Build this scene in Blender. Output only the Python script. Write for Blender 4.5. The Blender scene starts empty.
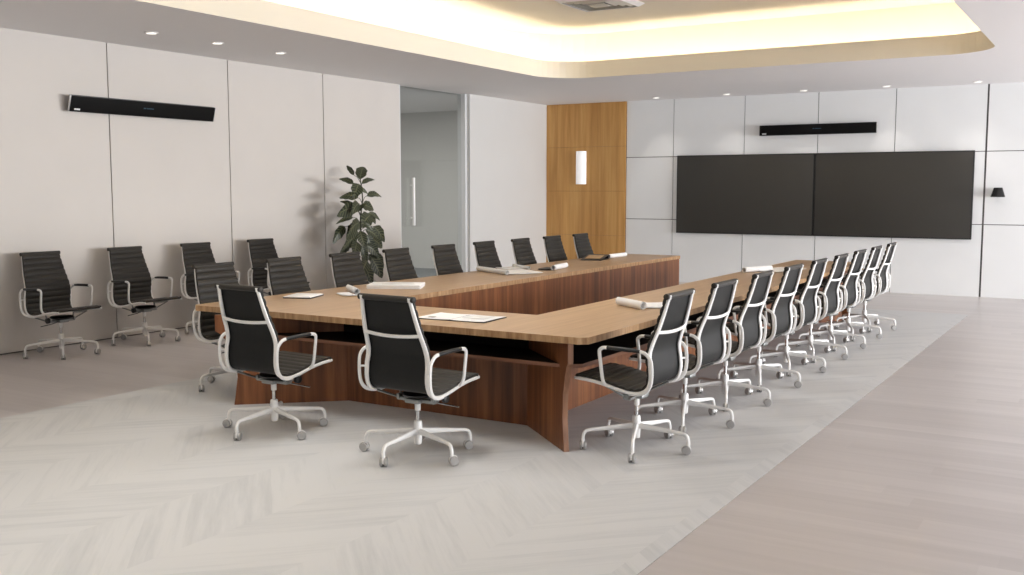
import bpy, bmesh, math, random
from math import sin, cos, pi, radians, atan, sqrt
from mathutils import Vector, Matrix
random.seed(7)
SC = bpy.context.scene
COL = SC.collection

# ------------------------------------------------------------------ camera
F = 1014.0
PITCH = atan(98.5 / F)
YAW = atan(617 / sqrt(F * F + 98.5 ** 2))
H = 1.68
cam_d = bpy.data.cameras.new('camera')
cam_d.sensor_width = 36.0
cam_d.lens = F / 1024 * 36.0
cam_d.clip_end = 100
cam = bpy.data.objects.new('camera', cam_d)
COL.objects.link(cam)
cam.location = (0, 0, H)
cam.rotation_euler = (pi / 2 - PITCH, 0, YAW)
SC.camera = cam
SC.view_settings.view_transform = 'Standard'
SC.view_settings.look = 'None'
SC.view_settings.gamma = 1
SC.view_settings.use_curve_mapping = False
SC.view_settings.exposure = 0.33

# --------------------------------------------------------------- materials
def lin(c):
    r = []
    for v in c:
        v = v / 255.0
        r.append(v / 12.92 if v <= 0.04045 else ((v + 0.055) / 1.055) ** 2.4)
    return (r[0], r[1], r[2], 1)

def new_mat(name):
    m = bpy.data.materials.new(name)
    m.use_nodes = True
    nt = m.node_tree
    return m, nt, nt.nodes['Principled BSDF']

def simple(name, rgb, rough=0.5, metal=0.0, spec=0.5, noise=0.0, nscale=20.0, emit=None, emit_s=0.0, coat=0.0):
    m, nt, b = new_mat(name)
    c = lin(rgb)
    b.inputs['Base Color'].default_value = c
    b.inputs['Roughness'].default_value = rough
    b.inputs['Metallic'].default_value = metal
    b.inputs['Specular IOR Level'].default_value = spec
    b.inputs['Coat Weight'].default_value = coat
    if noise > 0:
        tc = nt.nodes.new('ShaderNodeTexCoord')
        n = nt.nodes.new('ShaderNodeTexNoise')
        n.inputs['Scale'].default_value = nscale
        n.inputs['Detail'].default_value = 4
        nt.links.new(tc.outputs['Object'], n.inputs['Vector'])
        r = nt.nodes.new('ShaderNodeValToRGB')
        r.color_ramp.elements[0].position = 0.3
        r.color_ramp.elements[1].position = 0.7
        r.color_ramp.elements[0].color = tuple(v * (1 - noise) for v in c[:3]) + (1,)
        r.color_ramp.elements[1].color = tuple(min(1, v * (1 + noise)) for v in c[:3]) + (1,)
        nt.links.new(n.outputs['Fac'], r.inputs['Fac'])
        nt.links.new(r.outputs['Color'], b.inputs['Base Color'])
    if emit:
        b.inputs['Emission Color'].default_value = lin(emit)
        b.inputs['Emission Strength'].default_value = emit_s
    return m

def wood(name, cols, scale, rough=0.45, board=None, board_axis='X', board_amt=0.12, bscale=1.0, spec=0.4):
    """streaky grain: scale = (x, y, z) stretch of the noise; board = width of the veneer strips"""
    m, nt, b = new_mat(name)
    N, L = nt.nodes, nt.links
    tc = N.new('ShaderNodeTexCoord')
    mp = N.new('ShaderNodeMapping')
    mp.inputs['Scale'].default_value = scale
    L.new(tc.outputs['Object'], mp.inputs['Vector'])
    n = N.new('ShaderNodeTexNoise')
    n.inputs['Scale'].default_value = bscale
    n.inputs['Detail'].default_value = 5
    n.inputs['Roughness'].default_value = 0.62
    n.inputs['Distortion'].default_value = 0.35
    L.new(mp.outputs['Vector'], n.inputs['Vector'])
    r = N.new('ShaderNodeValToRGB')
    els = r.color_ramp.elements
    els[0].position = 0.3; els[1].position = 0.7
    els[0].color = lin(cols[0]); els[1].color = lin(cols[2])
    e = els.new(0.5); e.color = lin(cols[1])
    L.new(n.outputs['Fac'], r.inputs['Fac'])
    out = r.outputs['Color']
    if board:
        sx = N.new('ShaderNodeSeparateXYZ')
        L.new(tc.outputs['Object'], sx.inputs['Vector'])
        if board_axis == 'XY':
            a = N.new('ShaderNodeMath'); a.operation = 'ADD'
            L.new(sx.outputs['X'], a.inputs[0]); L.new(sx.outputs['Y'], a.inputs[1])
            src = a.outputs[0]
        else:
            src = sx.outputs[board_axis]
        d = N.new('ShaderNodeMath'); d.operation = 'DIVIDE'; d.inputs[1].default_value = board
        L.new(src, d.inputs[0])
        fl = N.new('ShaderNodeMath'); fl.operation = 'FLOOR'
        L.new(d.outputs[0], fl.inputs[0])
        wn = N.new('ShaderNodeTexWhiteNoise'); wn.noise_dimensions = '1D'
        L.new(fl.outputs[0], wn.inputs['W'])
        mr = N.new('ShaderNodeMapRange')
        mr.inputs['To Min'].default_value = 1 - board_amt
        mr.inputs['To Max'].default_value = 1 + board_amt
        L.new(wn.outputs['Value'], mr.inputs['Value'])
        mx = N.new('ShaderNodeMix'); mx.data_type = 'RGBA'; mx.blend_type = 'MULTIPLY'
        mx.inputs['Factor'].default_value = 1
        L.new(out, mx.inputs['A'])
        L.new(mr.outputs['Result'], mx.inputs['B'])
        out = mx.outputs['Result']
    L.new(out, b.inputs['Base Color'])
    b.inputs['Roughness'].default_value = rough
    b.inputs['Specular IOR Level'].default_value = spec
    return m

WALL_COL = (222, 217, 213)
M = {}
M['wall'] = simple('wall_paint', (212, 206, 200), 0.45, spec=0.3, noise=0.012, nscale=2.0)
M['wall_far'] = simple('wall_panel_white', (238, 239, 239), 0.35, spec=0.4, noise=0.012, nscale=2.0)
M['groove'] = simple('wall_groove', (90, 86, 84), 0.8)
M['ceiling'] = simple('ceiling_paint', (242, 240, 240), 0.8, spec=0.2)
M['fascia'] = simple('fascia_paint', (232, 224, 208), 0.7, spec=0.2)
M['cove'] = simple('cove_paint', (238, 230, 214), 0.8, spec=0.2)
M['walnut'] = wood('walnut_veneer', [(92, 52, 29), (124, 75, 43), (150, 98, 60)], (16, 16, 0.7), 0.42, board=0.13, board_axis='XY', board_amt=0.12)
M['walnut_edge'] = wood('walnut_edge', [(116, 80, 58), (134, 96, 72), (150, 112, 86)], (16, 16, 0.7), 0.42)
M['shelf_wood'] = wood('walnut_shelf', [(108, 70, 52), (132, 90, 68), (150, 106, 82)], (0.8, 0.8, 20), 0.45)
M['top'] = wood('oak_tabletop', [(176, 144, 110), (187, 155, 121), (196, 165, 131)], (26, 1.2, 26), 0.38, board=0.5, board_axis='X', board_amt=0.025, spec=0.5)
M['top_edge'] = wood('oak_edge_grain', [(140, 104, 70), (172, 136, 98), (196, 162, 124)], (24, 24, 3), 0.5)
M['oak_wall'] = wood('honey_oak', [(180, 130, 70), (202, 152, 88), (216, 170, 106)], (9, 9, 0.45), 0.4, board=0.145, board_axis='X', board_amt=0.07)
M['white_metal'] = simple('white_powder_coat', (236, 234, 231), 0.3, spec=0.5)
M['chrome'] = simple('chrome', (200, 200, 200), 0.18, metal=1.0)
M['steel'] = simple('brushed_steel', (150, 152, 150), 0.35, metal=0.9)
M['caster'] = simple('caster_grey', (176, 174, 172), 0.3, metal=0.55)
M['caster_dark'] = simple('caster_tyre', (70, 68, 66), 0.5)
M['black_plastic'] = simple('black_plastic', (24, 24, 24), 0.4)
M['black_gloss'] = simple('black_gloss', (14, 14, 15), 0.12, spec=0.5)
M['grille'] = simple('black_grille_cloth', (12, 11, 11), 0.65, spec=0.15)
M['paper'] = simple('paper', (250, 250, 250), 0.6, noise=0.015, nscale=8)
M['paper_print'] = simple('printed_page', (236, 236, 234), 0.5, noise=0.12, nscale=14)
M['cover'] = simple('dark_cover', (38, 38, 40), 0.4)
M['cover_tan'] = simple('tan_cover', (190, 160, 120), 0.5)
M['silver'] = simple('silver', (196, 196, 196), 0.3, metal=0.6)
M['blue_led'] = simple('blue_light', (34, 62, 78), 0.4, emit=(50, 110, 150), emit_s=0.06)
M['mark'] = simple('white_mark', (225, 225, 225), 0.4)
M['pot'] = simple('pot_ceramic', (200, 198, 192), 0.4)
M['soil'] = simple('soil', (60, 45, 35), 0.9, noise=0.3, nscale=60)
M['stem'] = simple('stem_green', (64, 62, 44), 0.6, noise=0.2, nscale=30)
M['lamp_glow'] = simple('lamp_diffuser', (255, 255, 255), 0.5, emit=(250, 250, 250), emit_s=0.22)
M['down_glow'] = simple('downlight_lens', (255, 255, 255), 0.5, emit=(255, 246, 234), emit_s=1.0)
M['cove_glow'] = simple('cove_led', (255, 240, 200), 0.5, emit=(255, 245, 226), emit_s=12.0)
M['blind'] = simple('window_frame_white', (220, 220, 220), 0.4)
M['room_wall'] = simple('grey_room_wall', (206, 204, 200), 0.7, spec=0.2)
M['room_floor'] = simple('grey_room_floor', (120, 124, 126), 0.6)

# fabric of the chairs
def fabric():
    m, nt, b = new_mat('black_mesh_fabric')
    N, L = nt.nodes, nt.links
    tc = N.new('ShaderNodeTexCoord')
    n = N.new('ShaderNodeTexNoise'); n.inputs['Scale'].default_value = 350
    L.new(tc.outputs['Object'], n.inputs['Vector'])
    r = N.new('ShaderNodeValToRGB')
    r.color_ramp.elements[0].color = lin((36, 33, 29)); r.color_ramp.elements[1].color = lin((54, 50, 45))
    L.new(n.outputs['Fac'], r.inputs['Fac']); L.new(r.outputs['Color'], b.inputs['Base Color'])
    b.inputs['Roughness'].default_value = 0.5
    b.inputs['Specular IOR Level'].default_value = 0.3
    b.inputs['Sheen Weight'].default_value = 0.04
    b.inputs['Sheen Roughness'].default_value = 0.5
    return m
M['fabric'] = fabric()
M['fabric_back'] = simple('black_fabric_rear', (27, 27, 26), 0.55, spec=0.25, noise=0.1, nscale=60)

def screen_mat():
    m, nt, b = new_mat('screen_glass')
    b.inputs['Base Color'].default_value = lin((60, 58, 54))
    b.inputs['Roughness'].default_value = 0.35
    b.inputs['Specular IOR Level'].default_value = 0.4
    return m
M['screen'] = screen_mat()

def glass_mat():
    m = bpy.data.materials.new('tinted_glass'); m.use_nodes = True
    nt = m.node_tree; N, L = nt.nodes, nt.links
    N.remove(N['Principled BSDF'])
    t = N.new('ShaderNodeBsdfTransparent'); t.inputs['Color'].default_value = (0.86, 0.87, 0.865, 1)
    g = N.new('ShaderNodeBsdfGlossy'); g.inputs['Roughness'].default_value = 0.05
    mx = N.new('ShaderNodeMixShader')
    mx.inputs[0].default_value = 0.05; L.new(t.outputs[0], mx.inputs[1]); L.new(g.outputs[0], mx.inputs[2])
    L.new(mx.outputs[0], N['Material Output'].inputs['Surface'])
    return m
M['glass'] = glass_mat()

def floor_mat():
    m, nt, b = new_mat('grey_plank_floor')
    N, L = nt.nodes, nt.links
    tc = N.new('ShaderNodeTexCoord')
    sx = N.new('ShaderNodeSeparateXYZ'); L.new(tc.outputs['Object'], sx.inputs[0])
    # boards run along X, 0.16 wide
    d = N.new('ShaderNodeMath'); d.operation = 'DIVIDE'; d.inputs[1].default_value = 0.18; L.new(sx.outputs['Y'], d.inputs[0])
    fl = N.new('ShaderNodeMath'); fl.operation = 'FLOOR'; L.new(d.outputs[0], fl.inputs[0])
    wn0 = N.new('ShaderNodeTexWhiteNoise'); wn0.noise_dimensions = '1D'; L.new(fl.outputs[0], wn0.inputs['W'])
    off = N.new('ShaderNodeMath'); off.operation = 'MULTIPLY_ADD'; off.inputs[1].default_value = 1.7
    L.new(wn0.outputs['Value'], off.inputs[0]); L.new(sx.outputs['X'], off.inputs[2])
    d2 = N.new('ShaderNodeMath'); d2.operation = 'DIVIDE'; d2.inputs[1].default_value = 1.7; L.new(off.outputs[0], d2.inputs[0])
    fl2 = N.new('ShaderNodeMath'); fl2.operation = 'FLOOR'; L.new(d2.outputs[0], fl2.inputs[0])
    cb = N.new('ShaderNodeCombineXYZ'); L.new(fl.outputs[0], cb.inputs[0]); L.new(fl2.outputs[0], cb.inputs[1])
    wn = N.new('ShaderNodeTexWhiteNoise'); wn.noise_dimensions = '3D'; L.new(cb.outputs[0], wn.inputs['Vector'])
    mp = N.new('ShaderNodeMapping'); mp.inputs['Scale'].default_value = (0.5, 12, 1); L.new(tc.outputs['Object'], mp.inputs['Vector'])
    n = N.new('ShaderNodeTexNoise'); n.inputs['Scale'].default_value = 1.3; n.inputs['Detail'].default_value = 5
    n.inputs['Roughness'].default_value = 0.6
    L.new(mp.outputs[0], n.inputs['Vector'])
    mp2 = N.new('ShaderNodeMapping'); mp2.inputs['Scale'].default_value = (0.25, 1.3, 1); L.new(tc.outputs['Object'], mp2.inputs['Vector'])
    n2 = N.new('ShaderNodeTexNoise'); n2.inputs['Scale'].default_value = 1.0; n2.inputs['Detail'].default_value = 3
    L.new(mp2.outputs[0], n2.inputs['Vector'])
    s1 = N.new('ShaderNodeMath'); s1.operation = 'MULTIPLY_ADD'; s1.inputs[1].default_value = 0.25
    L.new(wn.outputs['Value'], s1.inputs[0])
    s2 = N.new('ShaderNodeMath'); s2.operation = 'MULTIPLY'; s2.inputs[1].default_value = 0.55; L.new(n.outputs['Fac'], s2.inputs[0])
    L.new(s2.outputs[0], s1.inputs[2])
    s3 = N.new('ShaderNodeMath'); s3.operation = 'MULTIPLY_ADD'; s3.inputs[1].default_value = 0.4
    L.new(n2.outputs['Fac'], s3.inputs[0]); L.new(s1.outputs[0], s3.inputs[2])
    r = N.new('ShaderNodeValToRGB')
    r.color_ramp.elements[0].position = 0.35; r.color_ramp.elements[1].position = 0.85
    r.color_ramp.elements[0].color = lin((178, 171, 169)); r.color_ramp.elements[1].color = lin((200, 193, 191))
    L.new(s3.outputs[0], r.inputs['Fac']); L.new(r.outputs['Color'], b.inputs['Base Color'])
    b.inputs['Roughness'].default_value = 0.3
    b.inputs['Specular IOR Level'].default_value = 0.55
    return m
M['floor'] = floor_mat()

def rug_mat():
    m, nt, b = new_mat('chevron_carpet')
    N, L = nt.nodes, nt.links
    def math(op, a, bb=None, c=None):
        q = N.new('ShaderNodeMath'); q.operation = op
        for i, v in enumerate((a, bb, c)):
            if v is None: continue
            if isinstance(v, (int, float)): q.inputs[i].default_value = v
            else: L.new(v, q.inputs[i])
        return q.outputs[0]
    tc = N.new('ShaderNodeTexCoord')
    sx = N.new('ShaderNodeSeparateXYZ'); L.new(tc.outputs['Object'], sx.inputs[0])
    x, y = sx.outputs['X'], sx.outputs['Y']
    W = 0.62
    u = math('DIVIDE', x, W)
    col = math('FLOOR', u)
    fr = math('FRACT', u)
    par = math('MODULO', col, 2.0)
    sgn = math('MULTIPLY_ADD', math('ABSOLUTE', par), 2.0, -1.0)      # -1 / +1
    shift = math('MULTIPLY', math('MULTIPLY', math('SUBTRACT', fr, 0.5), W), sgn)
    v = math('DIVIDE', math('ADD', y, shift), 0.15)
    row = math('FLOOR', v)
    cb = N.new('ShaderNodeCombineXYZ'); L.new(col, cb.inputs[0]); L.new(row, cb.inputs[1])
    wn = N.new('ShaderNodeTexWhiteNoise'); wn.noise_dimensions = '3D'; L.new(cb.outputs[0], wn.inputs['Vector'])
    # grain along the strips
    cb2 = N.new('ShaderNodeCombineXYZ'); L.new(math('MULTIPLY', v, 1.6), cb2.inputs[0])
    L.new(math('MULTIPLY', x, 1.4), cb2.inputs[1]); L.new(col, cb2.inputs[2])
    n = N.new('ShaderNodeTexNoise'); n.inputs['Scale'].default_value = 1.4; n.inputs['Detail'].default_value = 5
    n.inputs['Roughness'].default_value = 0.65
    L.new(cb2.outputs[0], n.inputs['Vector'])
    f = math('MULTIPLY_ADD', wn.outputs['Value'], 0.25, math('MULTIPLY', n.outputs['Fac'], 0.9))
    r = N.new('ShaderNodeValToRGB')
    r.color_ramp.elements[0].position = 0.3; r.color_ramp.elements[1].position = 0.62
    r.color_ramp.elements[0].color = lin((192, 193, 194)); r.color_ramp.elements[1].color = lin((206, 206, 206))
    L.new(f, r.inputs['Fac']); L.new(r.outputs['Color'], b.inputs['Base Color'])
    b.inputs['Roughness'].default_value = 0.6
    b.inputs['Specular IOR Level'].default_value = 0.35
    return m
M['rug'] = rug_mat()

def leaf_mat():
    m, nt, b = new_mat('variegated_leaf')
    N, L = nt.nodes, nt.links
    uv = N.new('ShaderNodeUVMap'); uv.uv_map = 'leafuv'
    sx = N.new('ShaderNodeSeparateXYZ'); L.new(uv.outputs[0], sx.inputs[0])
    def math(op, a, bb=None, c=None):
        q = N.new('ShaderNodeMath'); q.operation = op
        for i, v in enumerate((a, bb, c)):
            if v is None: continue
            if isinstance(v, (int, float)): q.inputs[i].default_value = v
            else: L.new(v, q.inputs[i])
        return q.outputs[0]
    av = math('ABSOLUTE', math('SUBTRACT', sx.outputs['X'], 0.5))
    t = math('SUBTRACT', sx.outputs['Y'], math('MULTIPLY', av, 0.35))
    w = math('SINE', math('MULTIPLY', t, 44.0))
    mid = math('LESS_THAN', av, 0.035)
    stripe = math('MULTIPLY', math('GREATER_THAN', w, 0.62), math('GREATER_THAN', av, 0.06))
    f = math('MAXIMUM', mid, math('MULTIPLY', stripe, 0.8))
    mx = N.new('ShaderNodeMix'); mx.data_type = 'RGBA'
    mx.inputs['A'].default_value = lin((36, 44, 28)); mx.inputs['B'].default_value = lin((112, 114, 84))
    L.new(f, mx.inputs['Factor']); L.new(mx.outputs['Result'], b.inputs['Base Color'])
    b.inputs['Roughness'].default_value = 0.4
    return m
M['leaf'] = leaf_mat()

# ----------------------------------------------------------- mesh helpers
class MB:
    """collects geometry, links it as ONE mesh object"""
    def __init__(s):
        s.v = []; s.f = []; s.mi = []; s.sm = []; s.uv = None
    def add(s, vs, fs, mi=0, smooth=False):
        o = len(s.v)
        s.v += [tuple(v) for v in vs]
        for f in fs:
            s.f.append([i + o for i in f]); s.mi.append(mi); s.sm.append(smooth)
        return s
    def box(s, x0, x1, y0, y1, z0, z1, mi=0):
        vs = [(x0, y0, z0), (x1, y0, z0), (x1, y1, z0), (x0, y1, z0), (x0, y0, z1), (x1, y0, z1), (x1, y1, z1), (x0, y1, z1)]
        return s.add(vs, [(0, 3, 2, 1), (4, 5, 6, 7), (0, 1, 5, 4), (1, 2, 6, 5), (2, 3, 7, 6), (3, 0, 4, 7)], mi)
    def rbox(s, c, size, R=None, b=0.004, mi=0):
        """bevelled box centred at c, rotation matrix R"""
        bm = bmesh.new(); bmesh.ops.create_cube(bm, size=1)
        bmesh.ops.scale(bm, vec=size, verts=bm.verts)
        bmesh.ops.bevel(bm, geom=list(bm.edges), offset=min(b, min(size) * 0.45), segments=2, profile=0.6, affect='EDGES')
        T = Matrix.Translation(c) @ (R.to_4x4() if R else Matrix.Identity(4))
        bm.verts.ensure_lookup_table()
        vs = [T @ v.co for v in bm.verts]; fs = [[v.index for v in f.verts] for f in bm.faces]
        bm.free()
        return s.add(vs, fs, mi, True)
    def prism(s, poly, z0, z1, mi=0, side_mi=None):
        n = len(poly)
        vs = [(p[0], p[1], z0) for p in poly] + [(p[0], p[1], z1) for p in poly]
        s.add(vs, [list(range(n))[::-1], list(range(n, 2 * n))], mi)
        fs = [(i, (i + 1) % n, n + (i + 1) % n, n + i) for i in range(n)]
        o = len(s.v) - 2 * n
        for f in fs:
            s.f.append([i + o for i in f]); s.mi.append(mi if side_mi is None else side_mi); s.sm.append(False)
        return s
    def slab(s, poly3, d, mi=0):
        """planar polygon in space, extruded by vector d"""
        n = len(poly3); d = Vector(d)
        vs = [Vector(p) for p in poly3] + [Vector(p) + d for p in poly3]
        fs = [list(range(n))[::-1], list(range(n, 2 * n))] + [(i, (i + 1) % n, n + (i + 1) % n, n + i) for i in range(n)]
        return s.add(vs, fs, mi)
    def tube(s, pts, rad, seg=8, mi=0, ref=None, cap=True):
        """sweep of an ellipse; rad = r | (ra, rb) or a list of them per point; ra is along ref-perpendicular side"""
        pts = [Vector(p) for p in pts]; n = len(pts)
        rads = rad if isinstance(rad, list) else [rad] * n
        vs = []
        up = Vector(ref) if ref else None
        last = None
        for i, p in enumerate(pts):
            t = (pts[min(i + 1, n - 1)] - pts[max(i - 1, 0)]).normalized()
            if up is not None: a = up - t * up.dot(t)
            elif last is not None: a = last - t * last.dot(t)
            else:
                q = Vector((0, 0, 1)) if abs(t.z) < 0.9 else Vector((1, 0, 0))
                a = q - t * q.dot(t)
            a.normalize(); last = a
            bb = t.cross(a)
            r = rads[i]; ra, rb = (r, r) if not isinstance(r, tuple) else r
            for k in range(seg):
                an = 2 * pi * (k + 0.5) / seg
                vs.append(p + a * ra * cos(an) + bb * rb * sin(an))
        fs = []
        for i in range(n - 1):
            for k in range(seg):
                k2 = (k + 1) % seg
                fs.append((i * seg + k, i * seg + k2, (i + 1) * seg + k2, (i + 1) * seg + k))
        if cap:
            fs.append(list(range(seg))[::-1]); fs.append([(n - 1) * seg + k for k in range(seg)])
        return s.add(vs, fs, mi, True)
    def lathe(s, prof, c=(0, 0, 0), seg=20, mi=0, axis='Z'):
        """prof = list of (r, h)"""
        n = len(prof); vs = []
        for r, h in prof:
            for k in range(seg):
                an = 2 * pi * k / seg
                a, b_ = r * cos(an), r * sin(an)
                p = (a, b_, h) if axis == 'Z' else ((h, a, b_) if axis == 'X' else (b_, h, a))
                vs.append((p[0] + c[0], p[1] + c[1], p[2] + c[2]))
        fs = []
        for i in range(n - 1):
            for k in range(seg):
                k2 = (k + 1) % seg
                fs.append((i * seg + k, i * seg + k2, (i + 1) * seg + k2, (i + 1) * seg + k))
        fs.append(list(range(seg))[::-1]); fs.append([(n - 1) * seg + k for k in range(seg)])
        return s.add(vs, fs, mi, True)
    def build(s, name, mats, parent=None, loc=None, autosmooth=True, bevel=0):
        me = bpy.data.meshes.new(name)
        me.from_pydata(s.v, [], s.f)
        mats = mats if isinstance(mats, (list, tuple)) else [mats]
        for m in mats: me.materials.append(m)
        for p, mi, sm in zip(me.polygons, s.mi, s.sm):
            p.material_index = mi; p.use_smooth = sm
        if s.uv is not None:
            l = me.uv_layers.new(name='leafuv')
            for p in me.polygons:
                for li in p.loop_indices:
                    l.data[li].uv = s.uv[me.loops[li].vertex_index]
        me.update()
        bm = bmesh.new(); bm.from_mesh(me)
        bmesh.ops.recalc_face_normals(bm, faces=bm.faces)
        if bevel:
            bmesh.ops.bevel(bm, geom=[e for e in bm.edges if len(e.link_faces) == 2 and e.calc_face_angle(0) > 0.5], offset=bevel, segments=2, profile=0.6, affect='EDGES')
        for e in bm.edges:
            if len(e.link_faces) == 2 and e.calc_face_angle(0) > 0.75: e.smooth = False
        bm.to_mesh(me); bm.free()
        o = bpy.data.objects.new(name, me)
        COL.objects.link(o)
        if parent is not None: o.parent = parent
        if loc: o.location = loc
        return o

def tag(o, label=None, cat=None, group=None, kind=None):
    if label: o['label'] = label
    if cat: o['category'] = cat
    if group: o['group'] = group
    if kind: o['kind'] = kind
    return o
def empty(name, loc=(0, 0, 0), rz=0):
    o = bpy.data.objects.new(name, None); COL.objects.link(o)
    o.location = loc; o.rotation_euler = (0, 0, rz); o.empty_display_size = 0.1
    return o
def copy_tree(o, parent=None):
    c = o.copy(); COL.objects.link(c)
    if parent is not None: c.parent = parent
    for ch in [q for q in list(o.children)]:
        copy_tree(ch, c)
    return c
def spline(pts, sub=6):
    """Catmull-Rom through the points"""
    P = [Vector(p) for p in pts]; P = [P[0] * 2 - P[1]] + P + [P[-1] * 2 - P[-2]]
    out = []
    for i in range(1, len(P) - 2):
        for k in range(sub):
            t = k / sub
            a, b, c, d = P[i - 1], P[i], P[i + 1], P[i + 2]
            out.append(0.5 * ((2 * b) + (c - a) * t + (2 * a - 5 * b + 4 * c - d) * t * t + (3 * b - a - 3 * c + d) * t ** 3))
    out.append(P[-2])
    return out

# ------------------------------------------------------------ the setting
CZ = 3.285           # soffit
WXL, YB = -9.72, 17.27
XR, YN = 9.5, -4.0   # unseen right wall with the assumed windows, near wall

# floor
tag(MB().box(WXL - 0.2, XR, YN, YB + 0.1, -0.1, 0.0).build('floor', M['floor']), 'pale grey brown plank floor around the carpet', kind='structure')
cb_ = MB().box(-7.02, -1.755, -2.5, 14.72, 0.0002, 0.0018)
cb_.mi = [0, 0, 1, 1, 1, 1]
M['binding'] = simple('carpet_binding', (120, 116, 112), 0.9, spec=0.1)  # side faces: shade put into the colour against the bright side-lit rim
tag(cb_.build('carpet', [M['rug'], M['binding']]),
    'large pale grey carpet with a faint chevron pattern under the conference table', 'carpet')

# left wall : panels with open joints over a dark backing
mb = MB()
mb.box(WXL - 0.16, WXL - 0.02, YN, 12.69, 0, CZ + 0.05, 1)
ys = [YN, -1.36, 0.40, 2.15, 3.91, 5.67, 7.42, 9.18, 10.94, 12.69]
for a, b in zip(ys[:-1], ys[1:]):
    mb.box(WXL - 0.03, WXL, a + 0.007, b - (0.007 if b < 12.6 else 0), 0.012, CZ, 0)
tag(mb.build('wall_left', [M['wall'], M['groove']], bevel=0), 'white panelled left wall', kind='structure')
# piece right of the glass door
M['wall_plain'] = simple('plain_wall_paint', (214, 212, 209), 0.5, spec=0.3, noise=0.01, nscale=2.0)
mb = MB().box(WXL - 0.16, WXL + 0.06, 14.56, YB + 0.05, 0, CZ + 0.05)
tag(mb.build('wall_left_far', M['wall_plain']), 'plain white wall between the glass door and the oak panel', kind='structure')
# back wall
mb = MB()
mb.box(WXL - 0.2, XR, YB + 0.02, YB + 0.16, 0, CZ + 0.05, 1)
xs = [-7.98, -7.06, -5.75, -4.49, -3.26, -1.915, -0.6, 0.7, 2.0, 3.3, 4.6, 5.8, 7.0, 8.2, XR]
for i, (a, b) in enumerate(zip(xs[:-1], xs[1:])):
    gl = 0.014 if abs(a + 1.915) < 0.01 else 0.006
    gr = 0.014 if abs(b + 1.915) < 0.01 else 0.006
    for z0, z1 in ((0.0, 1.13), (1.13, 2.26), (2.26, CZ)):
        mb.box(a + (gl if i else 0), b - gr, YB, YB + 0.03, z0 + (0.006 if z0 > 0 else 0), z1 - (0.006 if z1 < 3 else 0), 0)
tag(mb.build('wall_back', [M['wall_far'], M['groove']]), 'white back wall of large square panels', kind='structure')
# oak panel
mb = MB()
oz = [0.0, 0.81, 1.64, 2.47, CZ]
mb.box(WXL + 0.06, -7.99, YB - 0.01, YB + 0.02, 0, CZ, 1)
for z0, z1 in zip(oz[:-1], oz[1:]):
    for a, b in ((WXL + 0.061, -9.15), (-9.15, -8.57), (-8.57, -7.985)):
        mb.box(a + 0.0015, b - 0.0015, YB - 0.035, YB - 0.01, z0 + 0.002, z1 - 0.002, 0)
tag(mb.build('trim_1', [M['oak_wall'], M['walnut']]), 'honey oak wall cladding beside the white back wall', kind='structure')
# right wall with assumed windows (out of frame) and near wall
mb = MB()
mb.box(XR, XR + 0.2, YN, YB, 0, 0.35); mb.box(XR, XR + 0.2, YN, YB, 3.1, CZ + 0.05)
wys = [YN, 4.6, 8.9, 13.1, 17.1]
mb.box(XR, XR + 0.2, YN, -3.4, 0.35, 3.1)
mb.box(XR, XR + 0.2, 16.9, YB + 0.1, 0.35, 3.1)
for y in (0.5, 4.6, 8.7, 12.8): mb.box(XR, XR + 0.2, y - 0.12, y + 0.12, 0.35, 3.1)
tag(mb.build('wall_right', M['wall_far']), 'right wall', kind='structure')
for i, (a, b) in enumerate(((-3.4, 0.38), (0.62, 4.48), (4.72, 8.58), (8.82, 12.68), (12.92, 16.9))):  # assumed windows, unseen, added as the openings for the side light
    fr = MB()
    fr.box(XR + 0.05, XR + 0.1, a, b, 0.35, 0.4); fr.box(XR + 0.05, XR + 0.1, a, b, 3.05, 3.1)
    for y in (a, (a + b) / 2 - 0.025, b - 0.05): fr.box(XR + 0.05, XR + 0.1, y, y + 0.05, 0.4, 3.05)
    tag(fr.build('window_%d' % (i + 1), M['blind']), 'tall window frame in the right wall', kind='structure')
tag(MB().box(WXL - 0.2, XR + 0.2, YN - 0.2, YN, 0, CZ + 0.05).build('wall_near', M['wall_far']), 'near wall', kind='structure')

# ceiling with rounded recess
HX0, HX1, HY0, HY1 = -7.34, -1.37, 0.6, 13.33
def rrect(x0, x1, y0, y1, r, seg=10):
    out = []
    for cx, cy, a0 in ((x1 - r, y1 - r, 0), (x0 + r, y1 - r, pi / 2), (x0 + r, y0 + r, pi), (x1 - r, y0 + r, 3 * pi / 2)):
        for k in range(seg + 1):
            a = a0 + pi / 2 * k / seg
            out.append((cx + r * cos(a), cy + r * sin(a)))
    return out
ZL = 3.52  # lip top
ZU = 3.98  # upper ceiling
bm = bmesh.new()
inner = rrect(HX0, HX1, HY0, HY1, 0.62)
def loop(pts, z):
    vs = [bm.verts.new((p[0], p[1], z)) for p in pts]
    return [bm.edges.new((vs[i], vs[(i + 1) % len(vs)])) for i in range(len(vs))]
es = loop(inner, CZ) + loop([(WXL - 0.2, YN), (XR + 0.2, YN), (XR + 0.2, YB + 0.1), (WXL - 0.2, YB + 0.1)], CZ)
bmesh.ops.triangle_fill(bm, use_beauty=True, use_dissolve=False, edges=es)
for f in bm.faces: f.material_index = 0
me = bpy.data.meshes.new('ceiling')
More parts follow.
